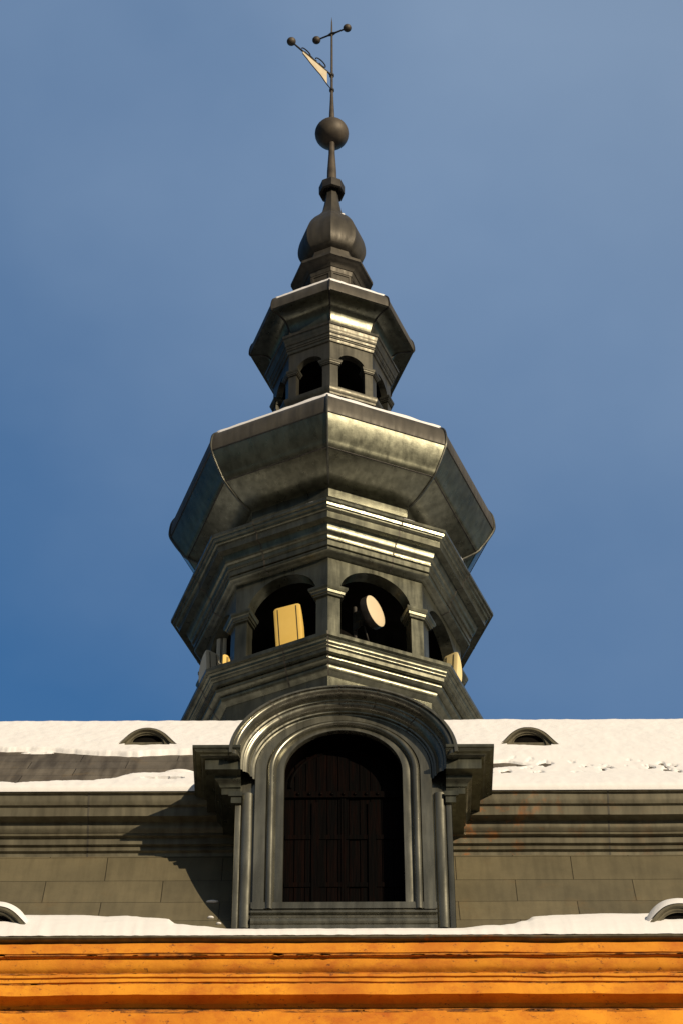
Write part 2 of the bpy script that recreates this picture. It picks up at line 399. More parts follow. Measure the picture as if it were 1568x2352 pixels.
ring('finial_base', [(.37,35.75),(.39,35.85),(.39,36.04),(.405,36.045),(.42,36.09),(.427,36.115),(.44,36.118)] + curve([(.45,36.13),(.48,36.16),(.52,36.18),(.56,36.205)],3)
     + [(.585,36.21),(.585,36.265),(.54,36.29),(.42,36.38),(.365,36.5),(.365,36.59),(.35,36.6),(.345,36.68),(.30,36.72)], M['zinc_dark'])
for k in range(8):                               # recessed panel surrounds on the finial base
    fa = R_(ROT+45*k+22.5); n = Vector((math.cos(fa), math.sin(fa), 0)); t = Vector((-math.sin(fa), math.cos(fa), 0)); ap = .39*math.cos(R_(22.5))
    mb = MB()
    for (x0, x1, z0, z1) in ((-.145,-.115,35.83,36.035),(.115,.145,35.83,36.035),(-.115,.115,36.005,36.035)):
        V = [n*(ap+d)+t*x+Vector((0,0,z-25)) for d in (-.01,.012) for x in (x0,x1) for z in (z0,z1)]
        mb.add(V, [(0,1,3,2),(4,6,7,5),(0,4,5,1),(2,3,7,6),(0,2,6,4),(1,5,7,3)])
    mb.build('panel_frame', M['zinc_dark'], tower)
ring('onion', curve([(.33,36.70),(.40,36.73),(.45,36.79),(.482,36.88),(.492,37.0),(.482,37.13),(.455,37.27),(.405,37.41),(.33,37.56),(.25,37.69),(.19,37.81),(.148,37.95),(.12,38.12),(.102,38.27),(.09,38.4),(.083,38.5)],3), M['zinc_dark'])
ring('collar', [(.075,38.47),(.16,38.42),(.19,38.43),(.192,38.60),(.175,38.63),(.12,38.67),(.06,38.69)], M['black_metal'])
ring('spire_tube', [(.078,38.5),(.072,38.7),(.069,39.0),(.048,39.45),(.044,39.8)], M['ball'], n=16, smooth=60)
mb = MB(); mb.sphere((0,0,39.98-25), .257); mb.build('finial_ball', M['ball'], tower, 60)
ring('spire_tip', [(.045,40.15),(.040,40.5),(.030,40.8),(.022,41.12)], M['ball'], n=12, smooth=60, cap1=True)

# ------------------------------------------------------------ weather vane
vane = empty('weather_vane', (0, TY, 41.1), 'iron weather vane with a cream pennant, ball-ended crossbar and pointed rod on the spire tip', 'weather vane')
def vz(z): return z-41.1
mb = MB(); mb.tube([(0,0,vz(41.1)),(0,0,vz(42.7)),(0,0,vz(42.95)),(0,0,vz(43.05)),(0,0,vz(43.22))], [.021,.0165,.012,.011,.001], 10); rod = mb.build('rod', M['ball'], vane, 50)
for z in (41.15, 41.56):
    mb = MB(); mb.tube([(0,0,vz(z)-.03),(0,0,vz(z)-.02),(0,0,vz(z)+.02),(0,0,vz(z)+.03)], [.022,.038,.038,.022], 14); mb.build('ring_collar', M['black_metal'], vane, 50)
zc = 42.73
mb = MB(); mb.tube([(-.243,.113,vz(zc)),(-.06,.028,vz(zc)),(0,0,vz(zc)),(.06,-.028,vz(zc)),(.243,-.113,vz(zc))], [.013,.015,.034,.015,.013], 10); bar = mb.build('crossbar', M['black_metal'], vane, 60)
for s in (-1, 1):
    mb = MB(); mb.sphere((s*.243,-s*.113,vz(zc)), .067, 20, 12); mb.build('ball', M['ball'], vane, 60)
arm_end = Vector((-.62,-.63,vz(41.56)))
A0 = Vector((0,0,vz(41.56)))
mb = MB(); mb.tube([A0, A0.lerp(arm_end,.08), A0.lerp(arm_end,.5), arm_end], [.030,.015,.016,.014], 10); mb.build('arm', M['black_metal'], vane, 60)
mb = MB(); mb.sphere(arm_end, .071, 20, 12); mb.build('ball', M['ball'], vane, 60)
nrm = Vector((.7,-.7,0)).normalized()
topc = [(.72,.015),(.6,.015),(.45,.015),(.3,.015),(.123,.015)]
botc = [(.72,.06),(.66,.085),(.6,.11),(.53,.15),(.45,.18),(.36,.215),(.29,.235),(.22,.28),(.16,.325),(.123,.345)]
def ap_(t, h, off=0): return A0.lerp(arm_end, t) + Vector((0,0,-h)) + nrm*off
V = []; F = []
nb = len(botc)
for off in (-.005, .005):
    for (t_, h_) in botc: V.append(ap_(t_, .012, off)); V.append(ap_(t_, h_, off))
for i in range(nb-1):
    for b0 in (0, 2*nb):
        F.append((b0+2*i, b0+2*i+2, b0+2*i+3, b0+2*i+1))
    F.append((2*i+1, 2*i+3, 2*nb+2*i+3, 2*nb+2*i+1)); F.append((2*i, 2*i+2, 2*nb+2*i+2, 2*nb+2*i))
F.append((0,1,2*nb+1,2*nb)); F.append((2*nb-2,2*nb-1,4*nb-1,4*nb-2))
mesh_obj('pennant', V, F, M['flag'], vane)
mb = MB(); mb.tube([ap_(t_, h_+.004) for (t_, h_) in botc] + [ap_(.06,.375), Vector((0,0,vz(41.15)))], .0085, 6); mb.build('edge_wire', M['black_metal'], vane, 60)
def scroll(t0, t1, h, turns):
    mb = MB(); pts = []
    for i in range(26):
        u = i/25; a = math.pi*(1-u*turns); rr = 1-.62*max(0, u-.35)
        t_ = (t0+t1)/2 + (t1-t0)/2*math.cos(a)*rr; hh = h*(.5+.5*math.sin(a)*rr)
        pts.append(ap_(t_, -hh-.01))
    mb.tube(pts, .010, 6); return mb.build('scroll', M['black_metal'], vane, 60)
scroll(.74, .52, .10, 1.7); scroll(.40, .14, .16, 1.7)
mb = MB(); mb.tube([ap_(.56,-.05), ap_(.5,-.045), ap_(.44,-.03), ap_(.38,-.05)], .009, 6); mb.build('scroll', M['black_metal'], vane, 60)

# ------------------------------------------------------------ antennas in the belfry
def panel_antenna(loc, w, h, d, yaw, lean, label, mat, group='antennas mounted in the open belfry'):
    e = empty('panel_antenna', loc, label, 'antenna', group); e.rotation_euler = (0, R_(lean), R_(yaw))
    # straight front face, bowed back; extruded sideways with a rounded rim
    prof = [(0, 0)]; n = 14
    pr = []
    for i in range(n+1):
        u = i/n; pr.append((d*math.sin(math.pi*u)**.6, h*(1-u)))
    mb = MB(); V = []; F = []
    side = [(0, h), (0, 0)]
    lo = [(0.0, h)] + [(y, z) for (y, z) in pr[1:-1]] + [(0.0, 0.0)]
    xs = [(-w/2, .82), (-w/2+.02, .96), (-w/2+.045, 1), (w/2-.045, 1), (w/2-.02, .96), (w/2, .82)]
    for (x, s) in xs:
        for (y, z) in lo: V.append((x, y*s + (1-s)*.06, h/2+(z-h/2)*(1-(1-s)*.25)))
    m_ = len(lo)
    for i in range(len(xs)-1):
        for j in range(m_): F.append((i*m_+j, i*m_+(j+1) % m_, (i+1)*m_+(j+1) % m_, (i+1)*m_+j))
    F.append(tuple(range(m_))); F.append(tuple(range((len(xs)-1)*m_, len(xs)*m_)))
    mb.add(V, F); mb.build('radome', mat, e, 25)
    sm = MB()
    for s in (-1, 1): sm.box(s*(w/2-.052)-.004, s*(w/2-.052)+.004, -.004, .01, .02, h-.03)
    sm.build('cover_seam', M['black_metal'], e)
    pm = MB(); pm.tube([(0, d+.05, -.15), (0, d+.05, h*.85)], .025, 10)
    pm.box(-.05, .05, d*.6, d+.05, h*.2, h*.2+.05); pm.box(-.05, .05, d*.6, d+.05, h*.7, h*.7+.05)
    pm.build('mounting_pole', M['black_metal'], e, 40)
    cb = MB(); cb.tube([(w*.2, d*.4, .03), (w*.26, d*.5, -.04), (w*.5, d*.9, -.09), (w*.62, d+.1, -.12)], .010, 6); cb.build('cable', M['black_metal'], e, 60)
    return e
panel_antenna((-.475, TY-1.43, 27.05), .335, 1.06, .14, -16, -3.5, 'tall cream panel antenna standing upright in the left front arch', M['cream'])
panel_antenna((1.405, TY-.58, 27.43), .21, .66, .13, -36, 4, 'cream panel antenna on the right side ledge, behind the right pillar', M['cream_light'])
panel_antenna((-1.41, TY-.52, 27.46), .20, .74, .20, 38, -4, 'pale grey shaded panel antenna at the left side arch', M['grey_plastic'])
panel_antenna((-1.275, TY-.44, 27.50), .12, .75, .08, 36, 0, 'small yellow antenna edge glowing beside the left pillar', M['cream'])
panel_antenna((-1.36, TY-.34, 27.87), .12, .95, .08, 0, 0, 'narrow grey antenna strip high in the left side arch', M['grey_plastic'])
dish = empty('dish_antenna', (.535, TY-1.30, 28.135), 'round white drum dish antenna turned to the right in the right front arch', 'antenna', 'antennas mounted in the open belfry')
dish.rotation_euler = (0, 0, R_(57))             # local -Y is the boresight
def lathe_y(prof, n=40):
    V = []; F = []
    for (r, y) in prof:
        for k in range(n):
            t = 2*math.pi*k/n; V.append((r*math.cos(t), y, r*math.sin(t)))
    for i in range(len(prof)-1):
        for k in range(n): F.append((i*n+k, i*n+(k+1) % n, (i+1)*n+(k+1) % n, (i+1)*n+k))
    return V, F
V, F = lathe_y([(.001,-.004),(.12,-.003),(.195,0),(.205,.004),(.207,.012)]); mesh_obj('radome', V, F, M['white_plastic'], dish, 50)
V, F = lathe_y([(.208,.004),(.211,.01),(.211,.09),(.20,.10),(.17,.135),(.06,.16),(.001,.16)]); mesh_obj('drum', V, F, M['black_metal'], dish, 40)
mb = MB(); mb.box(-.05,.05,.16,.20,-.09,.09); mb.box(-.05,.05,.20,.28,.07,.09); mb.box(-.05,.05,.20,.28,-.09,-.07); mb.box(-.045,-.03,.2,.3,-.2,.08)
mb.build('bracket', M['seam'], dish)
mb = MB(); mb.tube([(0,.30,-1.05),(0,.30,.22)], .028, 10); mb.build('mounting_pole', M['black_metal'], dish, 40)
mb = MB(); mb.tube([(0,.19,-.06),(.03,.17,-.22),(.09,.16,-.40),(.10,.19,-.62),(.16,.22,-1.0)], .011, 6); mb.build('cable', M['black_metal'], dish, 60)

# ------------------------------------------------------------ building
bld = empty('yellow_building', (0, 21.35, 0), 'ochre plastered building with stained moulded cornice and snowy zinc mansard roof', 'building')
BX, BY = 0.0, 21.35
def B(V): return [Vector(v)-Vector((BX, BY, 0)) for v in V]
def sweep_x(name, prof, x0, x1, mat, parent=bld, step=.12, jit=.0, smooth=30, uvf=None):
    n = max(1, int((x1-x0)/step)); V = []; F = []; m_ = len(prof)
    for i in range(n+1):
        x = x0+(x1-x0)*i/n
        for j, (y, z) in enumerate(prof):
            d = noise.noise(Vector((x*.9, z*.8, 3.1)))*jit + (noise.noise(Vector((x*9, z*30, 1)))*jit*.25 if jit > .01 else 0); d2 = noise.noise(Vector((x*2.3, y*1.5, 8)))*jit*.6
            V.append((x-BX, y-BY+d2, z+d))
    for i in range(n):
        for j in range(m_-1): F.append((i*m_+j, i*m_+j+1, (i+1)*m_+j+1, (i+1)*m_+j))
    return mesh_obj(name, V, F, mat, parent, smooth, uvf)
X0, X1 = -11.0, 11.0
# body
mb = MB(); mb.box(X0, X1, .26, 11, 0, 18.3); mb.build('wall', M['yellow'], bld)
# yellow plaster cornice
zt = 19.47
prof = [(21.50,zt),(21.33,zt-0.0039),(21.33,zt-0.1131),(21.35,zt-0.1170),(21.352,zt-0.1342),(21.375,zt-0.1404)] + curve([(21.375,zt-0.1482),(21.385,zt-0.1950),(21.405,zt-0.2340),(21.44,zt-0.2613)],4) \
     + [(21.445,zt-0.2769),(21.425,zt-0.2808),(21.428,zt-0.3081),(21.445,zt-0.3120),(21.447,zt-0.3510),(21.47,zt-0.3549),(21.472,zt-0.3705),(21.45,zt-0.3744),(21.45,zt-0.4953),(21.52,zt-0.4992),(21.56,zt-0.5148),(21.575,zt-0.5382),(21.60,zt-0.5499),
        (21.60,zt-0.5733),(21.585,zt-0.5772),(21.585,zt-0.7449),(21.61,zt-0.7488),(21.62,zt-0.8970),(21.62,18.0)]
sweep_x('plaster_cornice', prof, X0, X1, M['yellow'], jit=.016, step=.05, smooth=25)
gz = MB()
for (y, z, h, d) in ((21.347,zt-0.1232,.024,.006),(21.44,zt-0.2691,.02,.006),(21.468,zt-0.3604,.022,.006),(21.592,zt-0.5678,.045,.006)):
    gz.box(X0, X1, y-BY-d, y-BY+.03, z-h/2, z+h/2)
rg = random.Random(3)
for k in range(150):
    y, z = rg.choice(((21.35,zt-.158*.78),(21.44,zt-.345*.78),(21.44,zt-.345*.78),(21.468,zt-.462*.78),(21.592,zt-.728*.78)))
    cx = rg.uniform(-3.4, 3.6); w_ = rg.uniform(.015, .07); hh = rg.uniform(.004, .014)
    n_ = 9; ring_ = [(cx+w_*math.cos(2*math.pi*i/n_)*rg.uniform(.6,1.2), z-.006+hh*math.sin(2*math.pi*i/n_)*rg.uniform(.6,1.3)) for i in range(n_)]
    V = [(px, y-BY-.009, pz) for (px, pz) in ring_] + [(px, y-BY+.02, pz) for (px, pz) in ring_]
    gz.add(V, [tuple(range(n_))]+[(i, (i+1) % n_, n_+(i+1) % n_, n_+i) for i in range(n_)])
gz.build('grime_line', M['grime'], bld)
# gutter lip
sweep_x('gutter', [(21.40,19.56),(21.285,19.522),(21.28,19.498),(21.295,19.488),(21.36,19.484),(21.40,19.47)], X0, X1, M['zinc_roof'], jit=.008)
# mansard lower slope : ledge + bell-cast panels
pan = [(21.30,19.535),(21.67,19.93),(21.80,20.19),(21.935,20.44),(22.13,20.90),(22.305,21.40)]
def pan_s(z):
    s = 0
    for a, b in zip(pan[:-1], pan[1:]):
        l = math.hypot(b[0]-a[0], b[1]-a[1])
        if z <= b[1]: return s + l*max(0,(z-a[1]))/(b[1]-a[1])
        s += l
    return s
s4 = 2.09
mans = sweep_x('mansard_roof', [pan[0]] + curve(pan[1:],3), X0, X1, M['panels'], jit=.006, smooth=40,
        uvf=lambda c: (c.x-.09, pan_s(c.z)-s4+.455*10))
# upper cornice
zt = 21.967
ucp = [(22.3,22.05),(22.0,zt),(21.995,zt-.035),(22.02,zt-.04)] + curve([(22.022,zt-.05),(22.03,zt-.10),(22.045,zt-.135),(22.05,zt-.145)],3) + [(22.075,zt-.15),(22.078,zt-.265),(22.165,zt-.27)] \
    + curve([(22.168,zt-.29),(22.175,zt-.335),(22.20,zt-.37),(22.21,zt-.375)],4) + bead(22.0,0,0)[:0] + [(22.205,zt-.38),(22.20,zt-.41),(22.235,zt-.415),(22.238,zt-.49),(22.27,zt-.495),(22.265,zt-.505),(22.262,zt-.55),(22.29,zt-.56),(22.295,zt-.60),(22.31,zt-.605)]
uc = sweep_x('upper_cornice', ucp, X0, X1, M['zinc_roof'], jit=.006, smooth=25)
for x_ in (-4.6,-2.35,2.72,4.9):
    V = []; F = []
    for (y, z) in ucp[1:]:
        for d_ in (-.008, .008): V.append((x_+d_, y-BY-.003, z-.002))
    for i in range(len(ucp)-2): F.append((2*i, 2*i+1, 2*i+3, 2*i+2))
    mesh_obj('lap_joint', V, F, M['zinc_dull'], uc)
# upper roof, crest and gentle back slope
def roofz(y): return 21.963+(y-22.0)*1.324
crest = [(24.40,roofz(24.40)),(24.50,25.268),(24.62,25.36),(24.9,25.52),(28.5,26.1),(31.5,25.0),(33,18.3)]
roof_pts = [(22.0,21.975),(22.8,roofz(22.8)),(23.6,roofz(23.6))] + crest
sweep_x('roof', roof_pts, X0, X1, M['roof_sheets'], smooth=40, uvf=lambda c: (c.x+.11-.02*(c.z-22), (c.z-22.657)*1.246+4.2))

# dormer ----------------------------------------------------
DX = .135; YD = 21.65
dorm = bpy.data.objects.new('dormer', None); COL.objects.link(dorm); dorm.parent = bld; dorm.location = (DX, YD-BY, 0)
ZS = 21.86
def rz(d): return .548+(d-.567)*.655
def dsweep(name, prof, zb, mat, smooth=30, na=40, caps=False):
    """profile (d outward from opening centre, o towards the viewer) swept up the left leg, over the arch and down"""
    V = []; F = []; m_ = len(prof); st = []
    for ph in [180]+[180-180*i/na for i in range(na+1)]+[0]: st.append(ph)
    for i, ph in enumerate(st):
        for (d, o_) in prof:
            if i == 0 or i == len(st)-1: V.append((d*(-1 if i == 0 else 1), -o_, zb(d) if callable(zb) else zb))
            else: V.append((d*math.cos(R_(ph)), -o_, ZS+rz(d)*math.sin(R_(ph))))
    for i in range(len(st)-1):
        for j in range(m_-1): F.append((i*m_+j, i*m_+j+1, (i+1)*m_+j+1, (i+1)*m_+j))
    return mesh_obj(name, V, F, mat, dorm, smooth)
def arcp(cx, co, r, a0, a1, n=8): return [(cx+r*math.cos(R_(a0+(a1-a0)*i/n)), co+r*math.sin(R_(a0+(a1-a0)*i/n))) for i in range(n+1)]
dsweep('window_reveal', [(.58,-.24),(.568,-.22),(.568,.0)], 20.10, M['wood'])
dsweep('window_frame', [(.567,-.02),(.567,.02),(.572,.03)] + curve([(.585,.03),(.62,.028),(.65,.02)],3) + [(.655,.035)] + arcp(.695,.03,.038,175,5,8)
       + [(.737,.03),(.742,.05),(.845,.05),(.85,.045),(.85,.0)], 20.10, M['zinc_frame'], 35)
dsweep('front_wall', [(.845,.001),(1.02,.0),(1.03,-.05)], 19.86, M['zinc_frame'])
hood_prof = [(1.105,-1.6),(1.105,.30),(1.10,.315),(1.075,.315),(1.07,.285)] + arcp(1.012,.225,.062,70,-60,8)[:] 
hood_prof = [(1.105,-1.6),(1.105,.30),(1.098,.312),(1.068,.312),(1.062,.29)] + curve([(1.055,.292),(1.03,.285),(1.005,.255),(.99,.215),(.985,.185)],4) + [(.968,.18),(.965,.16)] + curve([(.96,.155),(.93,.145),(.905,.12),(.893,.085)],4) + [(.875,.08),(.872,.05),(.855,.045),(.85,.0)]
dsweep('arched_hood', hood_prof, lambda d: 21.745 if d < .99 else 21.855, M['zinc_frame'], 35, 56)
for ph in (44, 71, 92, 131):
    V = []
    for (d, o_) in hood_prof[1:]:
        for dp in (-.5, .5):
            V.append(((d+.002)*math.cos(R_(ph+dp)), -o_-.003, ZS+(rz(d)+.002)*math.sin(R_(ph+dp))))
    mesh_obj('lap_joint', V, [(2*i, 2*i+1, 2*i+3, 2*i+2) for i in range(len(hood_prof)-2)], M['zinc_dull'], dorm)
# side walls
mb = MB(); mb.box(-1.02,-1.0,.002,.95,19.86,22.3); mb.build('side_wall', M['zinc'], dorm)
mb = MB(); mb.box(1.0,1.02,.002,.95,19.86,22.3); mb.build('side_wall', M['zinc'], dorm)
# wings of the dormer cornice: profile swept round the corner
wp = [(-.12,21.965),(.31,21.95),(.31,21.915),(.295,21.912)] + curve([(.292,21.905),(.27,21.895),(.235,21.885),(.215,21.87)],3) + [(.19,21.866),(.185,21.745),(.10,21.74),(.095,21.70)] + curve([(.085,21.69),(.06,21.67),(.045,21.64)],3) + [(.03,21.635),(.028,21.56),(-.13,21.555)]
for s in (-1, 1):
    path = [(1.14, .75, (1,0)), (1.14, 0, (1,-1)), (.985, 0, (0,-1))]
    V = []; F = []; m_ = len(wp)
    for (px, py, (nx, ny)) in path:
        for (o_, z) in wp: V.append((s*(px+nx*o_), py+ny*o_, z))
    for i in range(2):
        for j in range(m_-1): F.append((i*m_+j, i*m_+j+1, (i+1)*m_+j+1, (i+1)*m_+j))
    F.append(tuple(range(2*m_, 3*m_)))
    mesh_obj('cornice_wing', V, F, M['zinc'], dorm, 25)
    # pilaster strip: rounded shaft beside the frame and a square outer edge
    pr = [(.849,0),(.856,.012),(.863,.012)] + [(.918-.054*math.cos(math.pi*k/10), .014+.032*math.sin(math.pi*k/10)) for k in range(11)] + [(.974,.012),(.98,.030),(.99,.035),(1.028,.035),(1.032,.04),(1.032,-.10)]
    V = []; F = []; m_ = len(pr)
    for z in (19.885, 20.4, 21.0, 21.57):
        for (d, o_) in pr: V.append((s*d, -o_, z))
    for i in range(3):
        for j in range(m_-1): F.append((i*m_+j, i*m_+j+1, (i+1)*m_+j+1, (i+1)*m_+j))
    p_ = mesh_obj('pilaster', V, F, M['zinc_frame'], dorm, 35)
    cm = MB(); cm.box(*sorted((s*.965, s*1.10)), -.075, .2, 21.50, 21.556); cm.box(*sorted((s*.975, s*1.075)), -.062, .15, 21.42, 21.50)
    cm.build('capital', M['zinc'], p_)
# sill and base mouldings (mitred between the jambs)
sp = [(-.24,20.208),(.03,20.20),(.045,20.19),(.05,20.11),(.035,20.115),(.035,20.085),(.055,20.08),(.058,20.055),(.03,20.05),(.03,20.02)] + curve([(.035,20.015),(.06,19.985),(.068,19.955),(.055,19.925)],4) + [(.045,19.92),(.06,19.90),(.06,19.86),(-.1,19.86)]
V = []; F = []; m_ = len(sp)
for x, in ((-.86,),(-.5,),(0,),(.5,),(.86,)):
    for (o_, z) in sp: V.append((x, -o_, z))
for i in range(4):
    for j in range(m_-1): F.append((i*m_+j, i*m_+j+1, (i+1)*m_+j+1, (i+1)*m_+j))
F.append(tuple(range(m_))); F.append(tuple(range(4*m_,5*m_)))
mesh_obj('sill', V, F, M['zinc_frame'], dorm, 25)
YS = .23
# wooden double shutter, recessed
V = []; F = []
na = 24
pts = [(-.58,20.2)]+[(.58*math.cos(R_(180-180*i/na)), 21.86+.56*math.sin(R_(180-180*i/na))) for i in range(na+1)]+[(.58,20.2)]
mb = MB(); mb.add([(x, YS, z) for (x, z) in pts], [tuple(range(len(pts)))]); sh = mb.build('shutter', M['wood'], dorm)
fm = MB()
rw = random.Random(5)
for k in range(11):                              # vertical planks of the two leaves
    x0_ = -.575+k*.1045; x_m = abs(x0_+.05)
    top = 21.86+.56*math.sqrt(max(0, 1-(min(.57, max(abs(x0_), abs(x0_+.1045)))/.58)**2))-.015
    d_ = rw.uniform(.004, .014)
    fm.box(x0_+.004, x0_+.1005, YS-.004-d_, YS-.0005, 20.12, max(21.70, top))
for x in (-.27, .27): fm.box(x-.035, x+.035, YS-.034, YS-.002, 20.12, 21.66)
for x in (-.012, .012): fm.box(x-.010, x+.010, YS-.028, YS-.002, 20.12, 21.72)
for z in (20.62, 21.22): fm.box(-.56, .56, YS-.024, YS-.002, z-.028, z+.028)
fm.box(-.57, .57, YS-.040, YS-.002, 21.72, 21.80)
fm.tube([(.52*math.cos(R_(180-180*i/na)), YS-.015, 21.86+.50*math.sin(R_(180-180*i/na))) for i in range(na+1)], .02, 6)
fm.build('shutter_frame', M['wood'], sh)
for i in range(9):
    dm = MB(); x = -.44+.11*i; dm.sphere((x, YS-.04, 21.76), .018, 8, 6)
    dm.build('stud', M['wood'], sh, 60)

# eyebrow vents
def vent(x, y, z, hw, h, slope_len, ow=.62, oh=.62, dy=0):
    """round-headed vent with the front face at y, roof line z at its foot"""
    e = bpy.data.objects.new('eyebrow_vent', None); COL.objects.link(e); e.parent = bld; e.location = (x-BX, y-BY, z)
    n = 24
    def prof(w, hh, t): # flared foot
        c = math.cos(math.pi*t); s_ = math.sin(math.pi*t)
        return (-w*c*(1+.25*(1-s_)**3), hh*s_**1.15)
    rings = [(hw, h, slope_len), (hw, h, 0), (hw*.97, h*.95, -.015), (hw*.86, h*.86, -.015), (hw*.84, h*.83, .012), (hw*.74, h*.76, .012), (hw*.72, h*.74, .03), (hw*ow, h*oh*1.12, .03)]
    V = []; F = []
    for (w, hh, yy) in rings:
        for i in range(n+1):
            px, pz = prof(w, hh, i/n)
            if w < hw*.8: px = -w*math.cos(math.pi*i/n); pz = .065 + max(0,(hh-.065))*math.sin(math.pi*i/n) if w <= hw*ow+1e-6 else hh*math.sin(math.pi*i/n)
            V.append((px, yy, pz))
    for r in range(len(rings)-1):
        for i in range(n): F.append((r*(n+1)+i, r*(n+1)+i+1, (r+1)*(n+1)+i+1, (r+1)*(n+1)+i))
    mesh_obj('vent_hood', V, F, M['zinc_roof'], e, 35)
    mb = MB(); mb.box(-hw*.72, hw*.72, .031, .05, -.03, .065); mb.build('vent_sill', M['zinc_roof'], e)
    V = []; F = []
    for yy in (.032, .058):
        for i in range(n+1): V.append((-hw*ow*math.cos(math.pi*i/n), yy, .065+max(0, h*oh*1.12-.065)*math.sin(math.pi*i/n)))
    for i in range(n): F.append((i, i+1, n+1+i+1, n+1+i))
    F.append(tuple(range(n+1, 2*n+2))); F.append((0, n, 2*n+1, n+1))
    mesh_obj('vent_opening', V, F, M['interior'], e)  # shallow recess coloured black for the shade of a deep hole
    return prof
VENTS = [(-1.945, 23.50, 24.015, .25, .245), (2.10, 23.44, 23.935, .25, .255), (-3.06, 21.42, 19.735, .26, .255), (3.21, 21.42, 19.73, .26, .265)]
for (x, y, z, hw, h) in VENTS: vent(x, y, z, hw, h, .45)

# ------------------------------------------------------------ snow (one accumulated cover)
SN = MB()
def fbm(x, y, s, o=4):
    v = 0; a = 1; t = 0
    for i in range(o): v += a*noise.noise(Vector((x*s, y*s, 1.7+i*9))); t += a; a *= .5; s *= 2.05
    return v/t
def interp(x, P):
    if x <= P[0][0]: return P[0][1]
    for a, b in zip(P[:-1], P[1:]):
        if x <= b[0]: return a[1]+(b[1]-a[1])*(x-a[0])/(b[0]-a[0])
    return P[-1][1]
UP = [(-6,23.5),(-3.485,23.429),(-2.913,23.395),(-2.492,23.272),(-2.004,23.217),(-1.689,23.272),(-1.448,23.272)]
LO = [(-6,22.16),(-3.252,22.185),(-3.094,22.145),(-2.875,22.195),(-2.654,22.235),(-2.35,22.235),(-2.133,22.32),(-1.995,22.446),(-1.77,22.497),(-1.385,22.497)]
def upper_snow(x0, x1, nx, ny):
    V = []; F = []
    ny0 = ny
    nrm_ = Vector((0, -1.324, 1)).normalized()
    for i in range(nx+1):
        x = x0+(x1-x0)*i/nx
        for j in range(ny+1):
            y = 21.985+(24.72-21.985)*j/ny
            zr = roofz(y) if y < 24.4 else interp(y, crest)
            t = .05+.018*fbm(x, y, 2.2)+.006*fbm(x, y, 11, 3)
            # rounded lip at the eave
            e = (y-21.985)/.07
            if e < 1: t *= math.sqrt(max(0, 1-(1-e)**2))
            t += .0
            if x < 0:
                w = .035*fbm(x, 5, 5)+.005*fbm(x, y, 20, 2)
                lo = interp(x, LO)+w; hi = interp(x, UP)+w*1.3
                m = min(y-lo, hi-y)                 # positive inside bare band
                t = min(t, -m*1.3+.012) if m > -.06 else t
                # stray scrap inside the bare band
                sc_ = ((x+3.08)/.16)**2+((y-23.36)/.035)**2
                if sc_ < 1.3 and sc_ > .35: t = max(t, .012*(1.3-sc_))
                sc_ = ((x+1.52)/.16)**2+((y-22.64+.05*x+.07)/.03)**2
                if sc_ < 1: t = max(t, .03*(1-sc_))
                hole = ((x+1.66)/.20)**2+((y-22.27)/.03)**2
                if hole < 1.2: t = min(t, (hole-1)*.04)
            else:
                # thin cracked crust low on the right
                z_ = math.exp(-((y-22.72)/.30)**2)
                c = fbm(x*1.5, y*1.0, 6.5, 4)
                thr = .26 - .05*math.exp(-((x-1.8)/.5)**2)
                t = t*(1-min(1, z_*1.25)) + .016*min(1, z_*1.25)*(1+.5*fbm(x, y, 7, 2))
                t -= min(.03, max(0, c*z_ - .13 + .04*math.exp(-((x-1.9)/.5)**2))*.20)
                pt = ((x-1.62)/.40)**2+((y-22.83+.02*math.sin(20*x))/(.12-.05*(x-1.3)))**2
                if x > 1.3 and pt < 1.6: t = min(t, (pt-1)*.10+.02*fbm(x,y,14,2))
            t = max(t, -.014)
            # clear the vent fronts
            for (vx, vy, vz_, vw, vh) in VENTS[:2]:
                if abs(x-vx) < vw*1.25 and vy-.03 < y < vy+.5:
                    t = -.02 if (abs(x-vx) < vw*.92 and vy < y < vy+.2) else t
            V.append(Vector((x, y, zr))+nrm_*t)
    for i in range(nx):
        for j in range(ny): a = i*(ny+1)+j; F.append((a, a+1, a+ny+2, a+ny+1))
    SN.add(V, F)
upper_snow(-4.3, -.5, 300, 190)
upper_snow(.7, 4.5, 300, 190)
def coarse(x0, x1, ya=22.0):
    V = []; F = []; nx = 60; ny = 30
    for i in range(nx+1):
        x = x0+(x1-x0)*i/nx
        for j in range(ny+1):
            y = ya+(24.7-ya)*j/ny; zr = roofz(y) if y < 24.4 else interp(y, crest)
            V.append((x, y-.035, zr+.03+.01*fbm(x, y, 2)))
    for i in range(nx):
        for j in range(ny): a = i*(ny+1)+j; F.append((a, a+1, a+ny+2, a+ny+1))
    SN.add(V, F)
coarse(-11, -4.3); coarse(4.5, 11); coarse(-.5, .7, 23.6)
# far top of roof behind the crest
SN.add([(-11,24.72,25.50),(11,24.72,25.50),(11,28.5,26.13),(-11,28.5,26.13)], [(0,1,2,3)])
